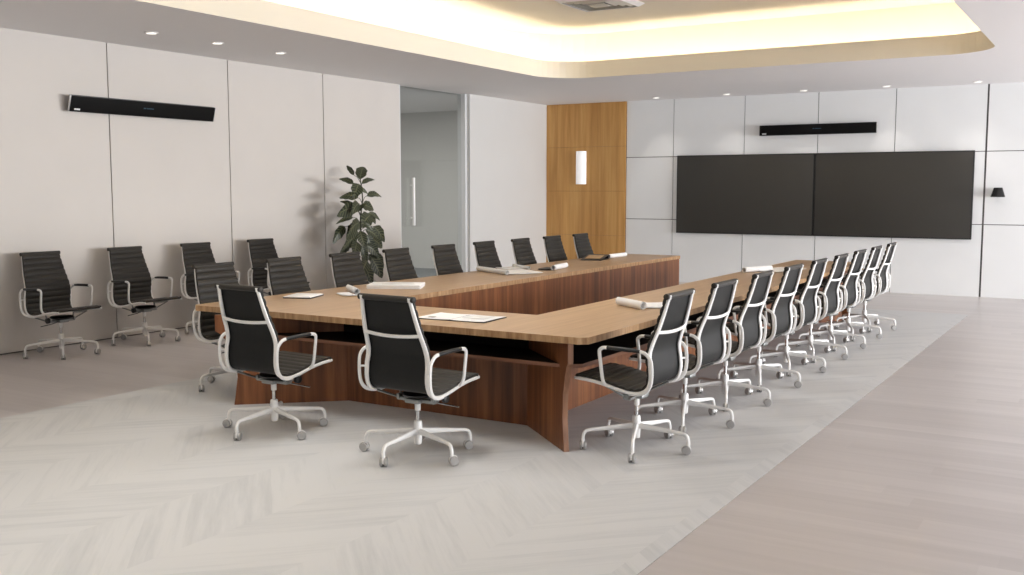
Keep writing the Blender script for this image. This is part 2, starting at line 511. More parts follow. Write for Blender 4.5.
# remove faces inside the hole
cen = [f for f in bm.faces if (HX0 + 0.7 < f.calc_center_median().x < HX1 - 0.7 and HY0 + 0.7 < f.calc_center_median().y < HY1 - 0.7)]
bmesh.ops.delete(bm, geom=cen, context='FACES_ONLY')
bmesh.ops.recalc_face_normals(bm, faces=bm.faces)
for f in bm.faces:
    if f.normal.z > 0: f.normal_flip()
bm.to_mesh(me); bm.free()
me.materials.append(M['ceiling'])
co = bpy.data.objects.new('ceiling', me); COL.objects.link(co)
tag(co, 'off white lowered ceiling with a rounded rectangular recess', kind='structure')
# fascia (lip) round the recess, ledge, recess wall, upper ceiling
def band(loops, name, mats, mis, smooth=True):
    mb = MB(); n = len(loops[0][0]); vs = []
    for pts, z in loops: vs += [(p[0], p[1], z) for p in pts]
    for j in range(len(loops) - 1):
        for i in range(n):
            i2 = (i + 1) % n
            mb.f.append([j * n + i, j * n + i2, (j + 1) * n + i2, (j + 1) * n + i]); mb.mi.append(mis[j]); mb.sm.append(False)
    mb.v = vs
    return mb.build(name, mats)
def off(d): return rrect(HX0 - d, HX1 + d, HY0 - d, HY1 + d, 0.62 + d)
o = band([(off(0), CZ), (off(0), ZL), (off(0.05), ZL), (off(0.05), CZ + 0.06), (off(0.50), CZ + 0.06), (off(0.50), ZU)],
         'ceiling_recess', [M['fascia'], M['cove']], [0, 0, 1, 1, 1])
tag(o, 'cream fascia round the glowing ceiling recess', kind='structure')
mb = MB(); pts = off(0.52); mb.prism(pts, ZU, ZU + 0.05)
tag(mb.build('ceiling_upper', M['cove']), 'cream upper ceiling inside the recess', kind='structure')
# led strip lying in the cove
mb = MB()
a, b_ = off(0.14), off(0.2); n = len(a)
mb.v = [(p[0], p[1], CZ + 0.09) for p in a] + [(p[0], p[1], CZ + 0.09) for p in b_] + [(p[0], p[1], CZ + 0.061) for p in a] + [(p[0], p[1], CZ + 0.061) for p in b_]
for i in range(n):
    j = (i + 1) % n
    for q in ((i, j, n + j, n + i), (2 * n + i, 2 * n + j, 3 * n + j, 3 * n + i), (i, j, 2 * n + j, 2 * n + i), (n + i, n + j, 3 * n + j, 3 * n + i)):
        mb.f.append(list(q)); mb.mi.append(0); mb.sm.append(False)
tag(mb.build('trim_2', M['cove_glow']), 'warm light strip hidden in the ceiling recess', kind='structure')

# room beyond the glass door
DY0, DY1 = 12.69, 14.56
mb = MB()
mb.box(-14.6, WXL - 0.16, 17.5, 17.65, 0, CZ + 0.05)          # far wall
mb.box(-14.75, -14.6, 9.8, 17.65, 0, CZ + 0.05)
mb.box(-14.6, WXL - 0.16, 9.65, 9.8, 0, CZ + 0.05)
tag(mb.build('wall_adjoining', M['room_wall']), 'grey wall of the room beyond the glass', kind='structure')
tag(MB().box(-14.6, WXL - 0.2, 9.8, 17.5, -0.1, 0.0).build('floor_adjoining', M['room_floor']), 'grey floor beyond the glass', kind='structure')
tag(MB().box(-14.6, WXL - 0.15, 9.8, 17.5, CZ, CZ + 0.1).build('ceiling_adjoining', M['ceiling']), 'ceiling of the room beyond the glass', kind='structure')
mb = MB()
mb.box(WXL - 0.15, WXL + 0.004, 14.50, 14.56, 0, CZ); mb.box(WXL - 0.15, WXL - 0.002, DY0, DY0 + 0.02, 0, CZ)
mb.box(WXL - 0.15, WXL, DY0, 14.5, -0.02, 0.004)
tag(mb.build('trim_3', M['blind']), 'white jamb of the glass door', kind='structure')
door = MB().box(WXL - 0.085, WXL - 0.073, DY0 + 0.025, 14.495, 0.01, CZ - 0.004).build('door_1', M['glass'])
tag(door, 'frameless grey tinted glass door', kind='structure')
hx = WXL - 0.02
mb = MB().tube([(hx, 13.06, 1.1), (hx, 13.06, 1.86)], 0.026, 12)
for z in (1.22, 1.74): mb.tube([(hx, 13.06, z), (WXL - 0.073, 13.06, z)], 0.012, 8)
mb.build('door_handle', M['white_metal'], door)

# -------------------------------------------------------- wall equipment
def speaker_bar(loc, rz, width, label, tilt=0.0):
    """front faces local -Y, thing origin at the middle of the wall face"""
    t = empty('video_bar', loc, rz); t.rotation_euler = (tilt, 0, rz)
    h = 0.175; d = 0.11; w = width / 2
    mb = MB()
    mb.rbox((0, -0.088, 0), (2 * w, 0.044, h), b=0.01)
    mb.build('housing', M['black_plastic'], t)
    MB().rbox((0, -0.112, 0), (2 * w - 0.012, 0.006, h - 0.01), b=0.003).build('front_grille', M['grille'], t)
    for sx in (-1, 1): MB().rbox((sx * (w + 0.004), -0.098, 0), (0.008, 0.026, h), b=0.003).build('end_cap', M['silver'], t)
    for sx in (-0.5, 0.5): MB().box(sx * w - 0.05, sx * w + 0.05, -0.068, 0.001, -0.05, 0.05).build('wall_bracket', M['steel'], t)
    MB().rbox((-w + 0.085, -0.117, -h / 2 + 0.03), (0.07, 0.004, 0.018), b=0.006).build('badge', M['mark'], t)
    # small bluish light mark in the middle
    mb = MB(); mb.rbox((0.03, -0.117, 0.01), (0.10, 0.004, 0.010), b=0.004); mb.rbox((-0.045, -0.117, 0.01), (0.03, 0.004, 0.014), b=0.004)
    mb.build('status_light', M['blue_led'], t)
    tag(t, label, 'speaker bar', 'speaker bars mounted on the walls')
    return t
speaker_bar((-4.49, YB, 2.67), 0, 1.92, 'long black speaker bar on the back wall above the two screens')
speaker_bar((WXL + 0.008, 7.85, 2.612), pi / 2, 1.98, 'long black speaker bar high on the left wall', radians(16))

def tv(x0, x1, label):
    t = empty('wall_screen', ((x0 + x1) / 2, YB, 1.585)); w = (x1 - x0) / 2; h = 0.69
    mb = MB(); mb.rbox((0, -0.045, 0), (2 * w, 0.06, 2 * h), b=0.006); mb.build('housing', M['black_plastic'], t)
    MB().rbox((0, -0.0765, 0), (2 * w - 0.04, 0.004, 2 * h - 0.04), b=0.001).build('display', M['screen'], t)
    mb = MB(); mb.box(-0.4, 0.4, -0.0155, 0.0, -0.2, 0.2); mb.build('wall_mount', M['steel'], t)
    tag(t, label, 'screen', 'large screens on the back wall')
tv(-6.955, -4.51, 'large switched-off dark screen nearer the oak panel, left of the pair')
tv(-4.505, -2.065, 'large switched-off dark screen nearer the small black lamp, right of the pair')

# sconce on the oak panel
t = empty('wall_sconce', (-8.895, YB - 0.035, 2.08))
mb = MB()
prof = [(0.105 * cos(a), -0.012 - 0.09 * sin(a)) for a in [pi * k / 14 for k in range(15)]]
mb.prism(prof, -0.31, 0.31)
for i in range(len(mb.f)): mb.sm[i] = len(mb.f[i]) == 4
mb.build('shade', M['lamp_glow'], t)
MB().rbox((0, -0.006, 0), (0.20, 0.012, 0.60), b=0.003).build('back_plate', M['white_metal'], t)
tag(t, 'white half-round upright lamp on the oak panel', 'wall lamp')

# small black lamp at the right
t = empty('wall_lamp', (-1.71, YB, 1.63))
mb = MB(); seg = 20
for z, r in ((0.072, 0.06), (0.068, 0.065), (-0.068, 0.108), (-0.072, 0.104)):
    pass
mb.lathe([(0.055, 0.072), (0.062, 0.068), (0.104, -0.068), (0.100, -0.072), (0.05, -0.06)], (0, -0.115, 0), 24)
mb.build('shade', M['black_gloss'], t)
MB().rbox((0, -0.008, 0.01), (0.07, 0.016, 0.10), b=0.004).build('back_plate', M['black_plastic'], t)
MB().tube([(0, -0.01, 0.02), (0, -0.06, 0.02)], 0.012).build('arm', M['black_plastic'], t)
tag(t, 'small black cone-shaped lamp on the back wall right of the screens', 'wall lamp')

# ceiling downlights
def downlight(x, y, label, group):
    t = empty('downlight', (x, y, CZ))
    MB().lathe([(0.052, -0.001), (0.052, -0.010), (0.070, -0.008), (0.073, -0.001)], seg=24).build('trim_ring', M['white_metal'], t)
    MB().lathe([(0.05, -0.0105), (0.0495, -0.013)], seg=24).build('lens', M['down_glow'], t)
    tag(t, label, 'ceiling light', group)
for (x, y), w in zip(((-8.69, 7.18), (-8.67, 8.05), (-8.66, 9.01)), ('nearest the camera', 'the middle one', 'nearest the glass door')):
    downlight(x, y, 'round downlight in the row of three by the left wall, ' + w, 'downlights along the left wall')
for x, w in zip((-7.21, -5.92, -4.62, -3.33, -2.02), ('beside the oak panel', 'over the left screen', 'over the speaker bar', 'over the right screen', 'over the small black lamp, rightmost')):
    downlight(x, 16.80, 'round downlight along the back wall ' + w, 'downlights along the back wall')

M['vent'] = simple('vent_paint', (205, 200, 190), 0.6)
# ceiling vent, louvred square diffuser
t = empty('ceiling_vent', (-5.68, 11.45, ZU))
def ring(mb, a, b, za, zb, th=0.006):
    pa = [(-a, -a), (a, -a), (a, a), (-a, a)]; pb = [(-b, -b), (b, -b), (b, b), (-b, b)]
    vs = [(p[0], p[1], za) for p in pa] + [(p[0], p[1], zb) for p in pb] + [(p[0], p[1], za + th) for p in pa] + [(p[0], p[1], zb + th) for p in pb]
    fs = []
    for i in range(4):
        j = (i + 1) % 4
        fs += [(i, j, 4 + j, 4 + i), (8 + i, 8 + j, 12 + j, 12 + i), (i, j, 8 + j, 8 + i), (4 + i, 4 + j, 12 + j, 12 + i)]
    mb.add(vs, fs)
mb = MB(); ring(mb, 0.36, 0.42, -0.05, -0.008); mb.build('frame', M['ceiling'], t)
for a in (0.29, 0.22, 0.15):
    mb = MB(); ring(mb, a, a + 0.055, -0.055, -0.012); mb.build('louvre', M['vent'], t)
MB().rbox((0, 0, -0.056), (0.22, 0.22, 0.01), b=0.003).build('centre_plate', M['vent'], t)
MB().box(-0.36, 0.36, -0.36, 0.36, -0.006, -0.001).build('backing', M['caster_dark'], t)
tag(t, 'square louvred air vent in the glowing ceiling recess', 'vent')

# ------------------------------------------------------- conference table
TZ = 0.755; TH = 0.044
table = empty('conference_table', (-4.6, 9.4, 0.002))
OX, OY, OZ = -4.6, 9.4, 0.002
def rel(p): return (p[0] - OX, p[1] - OY)
FY = 5.58
outer = [(-6.34, FY), (-2.90, FY), (-2.845, FY + 0.045), (-2.835, 13.3), (-3.69, 13.3), (-3.69, 6.45), (-5.31, 6.45), (-5.31, 13.3), (-6.22, 13.3), (-6.375, FY + 0.04)]
mb = MB(); mb.prism([rel(p) for p in outer], TZ - TH - OZ, TZ - OZ, 0, 1)
# bevelled edge via bmesh
mb.build('tabletop', [M['top'], M['top_edge']], table)
def panel(name, x0, x1, y0, y1, z0, z1, mat=M['walnut']):
    return MB().box(x0 - OX, x1 - OX, y0 - OY, y1 - OY, z0 - OZ, z1 - OZ).build(name, mat, table, bevel=0.0015)
ZT = TZ - TH
Z0 = 0.002
panel('front_panel', -5.25, -3.58, 6.13, 6.16, Z0, ZT)
panel('inner_panel', -5.35, -5.315, 6.42, 13.28, Z0, ZT)
panel('inner_panel', -3.685, -3.65, 6.42, 13.28, Z0, ZT)
panel('inner_panel', -5.315, -3.685, 6.42, 6.445, Z0, ZT)
panel('outer_panel', -3.60, -3.57, 6.16, 13.28, Z0, ZT)
panel('outer_panel', -5.45, -5.42, 6.30, 13.28, Z0, ZT)
panel('end_panel', -6.0, -5.45, 13.25, 13.28, Z0, ZT)
panel('end_panel', -3.57, -3.0, 13.25, 13.28, Z0, ZT)
M['lining'] = simple('recess_lining', (26, 20, 17), 0.7, spec=0.15)  # near-black colour for the recess boards and the shelf top
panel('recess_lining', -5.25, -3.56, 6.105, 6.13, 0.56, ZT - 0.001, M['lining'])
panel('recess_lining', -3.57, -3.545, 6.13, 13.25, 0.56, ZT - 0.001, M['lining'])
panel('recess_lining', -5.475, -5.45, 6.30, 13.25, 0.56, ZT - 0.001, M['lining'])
# diagonal boomerang legs
def leg(j, o, ft=0.13, th=0.036):
    j = Vector((j[0], j[1], 0)); o = Vector((o[0], o[1], 0)); d = (o - j); Lh = d.length; d.normalize(); n = Vector((-d.y, d.x, 0)) * th
    prof = [(0, ZT), (Lh, ZT), (Lh, 0.585)]
    for k in range(1, 9):
        a = k / 8
        prof.append((Lh - (ft + 0.02) * (a ** 0.8), 0.585 - 0.21 * a ** 1.25))
    prof += [(Lh - ft - 0.03, 0.22), (Lh - ft, Z0), (0, Z0)]
    poly = [(j.x + d.x * s - OX - n.x / 2, j.y + d.y * s - OY - n.y / 2, z - OZ) for s, z in prof]
    mb = MB(); mb.slab(poly, n)
    # edge faces lighter
    m = len(poly)
    for i in range(2, 2 + m): mb.mi[i] = 1
    mb.build('leg_panel', [M['walnut'], M['walnut_edge']], table)
leg((-5.25, 6.14), (-6.0, 5.47 + 0.0))
leg((-3.57, 6.14), (-2.953, 5.588), 0.065)
leg((-5.46, 12.6), (-6.0, 13.15))
leg((-3.57, 12.6), (-2.93, 13.15))
# shelf under the top
poly = [(-5.86, 5.68), (-3.03, 5.68), (-2.95, 5.75), (-2.95, 13.0), (-3.57, 13.0), (-3.57, 6.13), (-5.25, 6.13), (-5.44, 6.3), (-5.44, 13.0), (-6.05, 13.0), (-6.05, 5.85)]
mb = MB(); mb.prism([rel(p) for p in poly], 0.535 - OZ, 0.56 - OZ)
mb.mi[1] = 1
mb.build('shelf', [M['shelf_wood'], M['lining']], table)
tag(table, 'long U-shaped conference table with pale oak top and walnut panels', 'table')

# ------------------------------------------------------------------ chairs
PR = [(-0.283, 1.020), (-0.262, 0.935), (-0.232, 0.83), (-0.195, 0.73), (-0.180, 0.66), (-0.188, 0.58), (-0.190, 0.51), (-0.172, 0.455),
      (-0.125, 0.427), (-0.06, 0.424), (0.02, 0.438), (0.12, 0.462), (0.22, 0.478), (0.30, 0.484)]
def halfw(z, y):
    # half spacing of the side rails
    if y > -0.15 and z < 0.6: return 0.243
    return 0.190 + (0.243 - 0.190) * min(1, max(0, (1.02 - z) / 0.42)) ** 0.9
def make_chair():
    root = empty('office_chair')
    prof = spline([(0, y, z) for y, z in PR], 8)
    def nrm(i):
        t = (prof[min(i + 1, len(prof) - 1)] - prof[max(i - 1, 0)]).normalized()
        return Vector((0, -t.z, t.y))  # points to the sitter side
    # arc length
    # sling (split at the crease into backrest and seat)
    Ls = [0]
    for a, b in zip(prof[:-1], prof[1:]): Ls.append(Ls[-1] + (b - a).length)
    def at(s):
        for i in range(len(Ls) - 1):
            if Ls[i + 1] >= s:
                k = (s - Ls[i]) / (Ls[i + 1] - Ls[i]); p = prof[i].lerp(prof[i + 1], k); n = nrm(i).lerp(nrm(i + 1), k).normalized(); return p, n
        return prof[-1], nrm(len(prof) - 1)
    # make sure normal is on the sitter side (forward/up)
    crease = next(Ls[i] for i, p in enumerate(prof) if p.z < 0.44)
    def sling(s0, s1, name):
        mb = MB(); rib = 0.056; step = rib / 7
        n = int((s1 - s0) / step); rows = []
        for i in range(n + 1):
            s = s0 + (s1 - s0) * i / n
            p, nn = at(s)
            if nn.dot(Vector((0, 1, 1))) < 0: nn = -nn
            ph = (s / rib) % 1.0
            bulge = 0.013 * (abs(sin(pi * ph)) ** 0.5)
            hw = halfw(p.z, p.y) + 0.004 + 0.011 * min(1, max(0, (p.z - 0.55) / 0.15))
            rows.append((p, nn, bulge, hw))
        X = [-1, -0.985, -0.93, -0.5, 0, 0.5, 0.93, 0.985, 1]
        vs = []
        for p, nn, bu, hw in rows:
            for x in X:
                ed = 1 if abs(x) < 0.95 else (0.75 if abs(x) < 0.99 else 0.0)
                q = p + nn * (0.004 + (0.004 + bu) * ed); vs.append((x * hw, q.y, q.z))
        m = len(X); N0 = len(vs)
        for p, nn, bu, hw in rows:
            for x in X:
                q = p + nn * 0.001; vs.append((x * hw, q.y, q.z))
        fs = []
        for i in range(len(rows) - 1):
            for k in range(m - 1):
                a = i * m + k
                fs.append((a, a + 1, a + m + 1, a + m)); fs.append((N0 + a, N0 + a + m, N0 + a + m + 1, N0 + a + 1))
            fs.append((i * m, (i + 1) * m, N0 + (i + 1) * m, N0 + i * m)); fs.append((i * m + m - 1, N0 + i * m + m - 1, N0 + (i + 1) * m + m - 1, (i + 1) * m + m - 1))
        e = (len(rows) - 1) * m
        for k in range(m - 1):
            fs.append((k, N0 + k, N0 + k + 1, k + 1)); fs.append((e + k, e + k + 1, N0 + e + k + 1, N0 + e + k))
        mb.add(vs, fs, 0, True)
        if name == 'backrest':
            p = prof[0]
            mb.tube([(x, p.y - 0.004 , p.z + 0.004) for x in (-0.222, -0.218, 0, 0.218, 0.222)], [0.010, 0.019, 0.019, 0.019, 0.010], 12)
        else:
            p = prof[-1]
            mb.tube([(x, p.y + 0.006, p.z + 0.004) for x in (-0.25, -0.245, 0, 0.245, 0.25)], [0.006, 0.013, 0.013, 0.013, 0.006], 10)
        
        # smooth dark rear face of the sling
        for i, f in enumerate(mb.f):
            if all(N0 <= v < 2 * N0 for v in f): mb.mi[i] = 1
        return mb.build(name, [M['fabric'], M['fabric_back']], root)
    sling(0, crease, 'backrest'); sling(crease + 0.0005, Ls[-1], 'seat')
    # side rails
    for sx in (-1, 1):
        pts = []; rad = []
        for i, p in enumerate(prof):
            nn = nrm(i)
            if nn.dot(Vector((0, 1, 1))) < 0: nn = -nn
            q = p - nn * 0.0115
            pts.append((sx * halfw(p.z, p.y), q.y, q.z))
            k = i / (len(prof) - 1)
            wd = 0.0125 + 0.005 * sin(pi * min(1, k * 1.6)) if k < 0.62 else 0.0125
            rad.append((wd, 0.0115))
        q = prof[-1]; pts.append((sx * 0.243, q.y + 0.02, q.z - 0.010)); rad.append((0.011, 0.011))
        pts.append((sx * 0.243, q.y + 0.028, q.z - 0.008)); rad.append((0.006, 0.006))
        mb = MB(); mb.tube(pts, rad, 10, ref=(1, 0, 0))
        # upper tip
        mb.tube([(sx * 0.19, PR[0][0] - 0.012, PR[0][1] - 0.01), (sx * 0.19, PR[0][0] - 0.016, PR[0][1] + 0.014)], (0.0125, 0.013), 10, ref=(1, 0, 0))
        mb.build('side_frame', M['white_metal'], root)
    # cross bar behind the back (slightly bowed)
    pz = 0.795
    mb = MB(); pts = []
    for k in range(13):
        a = -1 + k / 6.0
        hw = halfw(pz, -0.25)
        pts.append((a * hw, -0.240 - 0.020 * (1 - a * a), pz + 0.012 * a * a - 0.004))
    mb.tube(pts, (0.011, 0.009), 8, ref=(0, 0, 1)); mb.build('back_crossbar', M['white_metal'], root)
    # arms
    for sx in (-1, 1):
        X = 0.287
        path = [(0.245, 0.105, 0.450), (0.268, 0.107, 0.468), (X - 0.004, 0.110, 0.51), (X, 0.120, 0.60), (X, 0.128, 0.662), (X, 0.120, 0.681), (X, 0.092, 0.692),
                (X, 0.0, 0.691), (X, -0.10, 0.688), (X, -0.17, 0.681), (X, -0.206, 0.655), (X - 0.002, -0.222, 0.62), (X - 0.004, -0.226, 0.54), (X - 0.006, -0.215, 0.475), (X - 0.012, -0.180, 0.43), (X - 0.028, -0.12, 0.410), (0.248, -0.06, 0.408)]
        pts = [(sx * p[0], p[1], p[2]) for p in spline(path, 4)]
        ar = MB().tube(pts, (0.0105, 0.0115), 8, ref=(1, 0, 0)).build('armrest', M['white_metal'], root)
        MB().tube([(sx * X, 0.075, 0.6918), (sx * X, 0.07, 0.692), (sx * X, 0.0, 0.6918), (sx * X, -0.10, 0.689), (sx * X, -0.15, 0.685)], [0.0115, 0.0135, 0.0135, 0.0135, 0.0115], 10, ref=(1, 0, 0)).build('arm_pad', M['black_plastic'], ar)
        MB().tube([(sx * 0.285, -0.222, 0.575), (sx * 0.24, -0.20, 0.575)], 0.007, 6).build('arm_bracket', M['white_metal'], ar)
    # mechanism under the seat
    mb = MB()
    mb.rbox((0, 0, 0.352), (0.30, 0.05, 0.022), b=0.006)
    mb.rbox((0, 0.0, 0.352), (0.11, 0.13, 0.03), b=0.01)
    for sx in (-1, 1):
        mb.tube([(sx * 0.135, 0.0, 0.352), (sx * 0.236, 0.105, 0.438)], 0.008, 6)
        mb.tube([(sx * 0.135, 0.0, 0.352), (sx * 0.236, -0.12, 0.410)], 0.008, 6)
        mb.rbox((sx * 0.14, 0, 0.365), (0.025, 0.06, 0.035), b=0.006)
    mb.build('seat_bracket', M['steel'], root)
    MB().lathe([(0.05, 0.366), (0.105, 0.380), (0.115, 0.392), (0.10, 0.402), (0.02, 0.404)], (0, 0.02, 0), 20).build('tilt_housing', M['black_plastic'], root)
    mb = MB().tube([(0.05, 0.03, 0.345), (0.16, 0.06, 0.333), (0.275, 0.075, 0.325)], 0.005, 6)
    lv = mb.build('height_lever', M['chrome'], root)
    MB().lathe([(0.014, 0.165), (0.028, 0.168), (0.028, 0.192), (0.012, 0.196)], (0.0, 0.055, 0.372), 14, axis='X').build('tension_knob', M['black_plastic'], root)
    # gas column
    col_ = MB().lathe([(0.0125, 0.20), (0.0125, 0.31)], seg=16).build('gas_column', M['chrome'], root)
    MB().lathe([(0.017, 0.285), (0.019, 0.29), (0.019, 0.342), (0.016, 0.345)], seg=16).build('column_collar', M['white_metal'], col_)
    # star base
    mb = MB()
    mb.lathe([(0.018, 0.068), (0.024, 0.073), (0.027, 0.12), (0.029, 0.165), (0.026, 0.213), (0.023, 0.219), (0.012, 0.219)], seg=20)
    R5 = 0.352
    for k in range(5):
        a = -pi / 2 + 0.05 + 2 * pi * k / 5; c, s = cos(a), sin(a)
        path = spline([(0.012, 0, 0.152), (0.11, 0, 0.146), (0.22, 0, 0.138), (0.315, 0, 0.131), (0.342, 0, 0.117), (R5, 0, 0.088), (R5, 0, 0.060)], 3)
        pts = [(p.x * c, p.x * s, p.z) for p in path]
        rad = []
        for i, p in enumerate(path):
            q = min(1, p.x / 0.3); rad.append((0.021 - 0.0095 * q, 0.016 - 0.0045 * q))
        mb.tube(pts, rad, 8, ref=None)
    mb.build('star_base', M['white_metal'], root)
    for k in range(5):
        a = -pi / 2 + 0.05 + 2 * pi * k / 5
        sw = random.uniform(0, 2 * pi)
        cx, cy = R5 * cos(a) + 0.012 * cos(sw), R5 * sin(a) + 0.012 * sin(sw)
        ax = Vector((-sin(sw), cos(sw), 0))
        hood = MB(); c0 = Vector((cx, cy, 0.0305))
        hood.tube([c0 + ax * -0.004, c0 + ax * 0.004], 0.026, 14)
        hood.tube([c0 + ax * -0.005 + Vector((0, 0, 0.006)), c0 + ax * 0.005 + Vector((0, 0, 0.006))], 0.029, 14, mi=1)
        hood.tube([(R5 * cos(a), R5 * sin(a), 0.042), (R5 * cos(a), R5 * sin(a), 0.064)], 0.009, 8, mi=1)
        ho = hood.build('caster', [M['caster_dark'], M['white_metal']], root)
        for q in (-1, 1):
            w = MB()
            w.tube([c0 + ax * q * k_ for k_ in (0.006, 0.008, 0.018, 0.022, 0.0225, 0.018, 0.018, 0.023, 0.0235)], [0.026, 0.0298, 0.0298, 0.0265, 0.022, 0.019, 0.012, 0.011, 0.008], 18)
            w.build('wheel', M['caster'], ho)
    return root

chair0 = make_chair()
used = [False]
def place(x, y, rz, z, label, group):
    o = chair0 if not used[0] else copy_tree(chair0)
    used[0] = True
    o.location = (x, y, z); o.rotation_euler = (0, 0, rz)
    tag(o, label, 'office chair', group)
    return o
RZ = 0.002
ordn = ['nearest the camera', 'second from the camera', 'third from the camera', 'fourth from the camera', 'middle one of nine', 'sixth from the camera', 'seventh from the camera', 'third from the far end', 'farthest from the camera']
ordn = ['nearest the camera', 'second from the camera', 'third from the camera', 'fourth from the camera', 'fifth of nine', 'sixth from the camera', 'seventh from the camera', 'eighth, next to the farthest', 'farthest from the camera']
Ry = [5.95, 6.79, 7.65, 8.50, 9.33, 10.17, 10.98, 11.79, 12.62]
for i, y in enumerate(Ry):
    place(-2.66, y, pi / 2 + random.uniform(-0.02, 0.02), RZ, 'black office chair on the right side of the table, ' + ordn[i], 'chairs along the right side of the table')
Ly = [6.11, 6.96, 7.83, 8.67, 9.55, 10.41, 11.29, 12.12, 12.97]
for i, y in enumerate(Ly):
    place(-6.42, y, -pi / 2 + random.uniform(-0.02, 0.02), RZ, 'black ribbed office chair on the left side of the table, ' + ordn[i], 'chairs along the left side of the table')
place(-5.02, 5.09, radians(-3), RZ, 'black chair with its back to us at the near table end, left of two', 'chairs at the near end of the table')
place(-3.78, 5.09, radians(-3), RZ, 'black chair with its back to us at the near table end, right of two', 'chairs at the near end of the table')
for (x, y), w in zip(((-9.2, 6.355), (-9.2, 7.38), (-9.2, 8.38), (-9.22, 9.46)), ('nearest the camera', 'second from the camera', 'third from the camera', 'nearest the plant')):
    place(x, y, -pi / 2, 0.0, 'ribbed black spare chair against the left wall, ' + w, 'spare chairs against the left wall')

# ------------------------------------------------------------------- plant
def unproj_x(px, py, X):
    fw = Vector((-sin(YAW) * cos(PITCH), cos(YAW) * cos(PITCH), -sin(PITCH))); rt = Vector((cos(YAW), sin(YAW), 0)); up = rt.cross(fw)
    d = fw + rt * ((px - 512) / F) + up * (-(py - 287.5) / F); t = X / d.x
    return Vector((X, d.y * t, H + d.z * t))
PX, PY_ = -9.22, 11.13
plant = empty('potted_plant', (PX, PY_, 0))
MB().lathe([(0.14, 0.0), (0.155, 0.005), (0.19, 0.36), (0.20, 0.38), (0.18, 0.38), (0.17, 0.34), (0.02, 0.335)], seg=28).build('pot', M['pot'], plant)
MB().lathe([(0.171, 0.336), (0.1, 0.348), (0.01, 0.352)], seg=24).build('soil', M['soil'], plant)
def toloc(v): return Vector((v.x - PX, v.y - PY_, v.z))
stem_pts = spline([(0, 0, 0.34), (0.01, 0.01, 0.8), (-0.01, -0.01, 1.2), (0.01, 0.02, 1.55), (0.0, -0.01, 1.82)], 4)
mb = MB(); mb.tube(stem_pts, [0.016 - 0.009 * i / (len(stem_pts) - 1) for i in range(len(stem_pts))], 8)
mb.tube(spline([(0.03, 0.02, 0.34), (0.05, 0.06, 0.7), (0.03, 0.04, 1.0)], 4), 0.009, 6)
stem = mb.build('stem', M['stem'], plant)
# leaves: base px, tip px in the 4.425x crop at (320,155); width fraction; depth
LV = [((150, 90), (118, 46), .42, .05), ((176, 108), (192, 52), .85, .0), ((148, 128), (84, 106), .3, .08), ((184, 128), (242, 110), .3, .1), ((172, 128), (150, 195), .75, .12),
      ((206, 182), (273, 186), .28, .05), ((168, 190), (84, 190), .32, .1), ((152, 225), (88, 206), .3, .0), ((155, 240), (74, 270), .5, .12), ((184, 226), (238, 244), .5, .05),
      ((212, 258), (266, 290), .3, .1), ((146, 277), (70, 306), .25, .05), ((222, 268), (184, 322), .75, .15), ((222, 270), (246, 305), .4, .0), ((110, 316), (56, 394), .45, .05), ((236, 316), (286, 386), .45, .08),
      ((160, 322), (116, 372), .6, .15), ((150, 340), (132, 412), .6, .1), ((178, 335), (196, 410), .6, .18), ((205, 352), (238, 430), .5, .12), ((228, 372), (276, 412), .55, .05),
      ((130, 405), (86, 440), .5, .05), ((165, 385), (150, 455), .55, .2), ((205, 400), (262, 450), .6, .16), ((215, 440), (252, 498), .5, .1), ((230, 455), (275, 545), .55, .18),
      ((190, 480), (232, 568), .55, .2), ((245, 440), (282, 500), .35, .0), ((150, 440), (120, 500), .55, .12), ((170, 500), (140, 560), .55, .18),
      ((172, 215), (140, 262), .5, .18), ((176, 300), (128, 345), .45, .2), ((180, 300), (232, 335), .4, .2), ((170, 150), (212, 172), .4, .15), ((185, 400), (205, 470), .5, .1), ((200, 330), (262, 372), .45, .12),
      ((150, 370), (100, 420), .4, .14), ((210, 470), (180, 545), .5, .22), ((168, 250), (205, 215), .4, .2)]
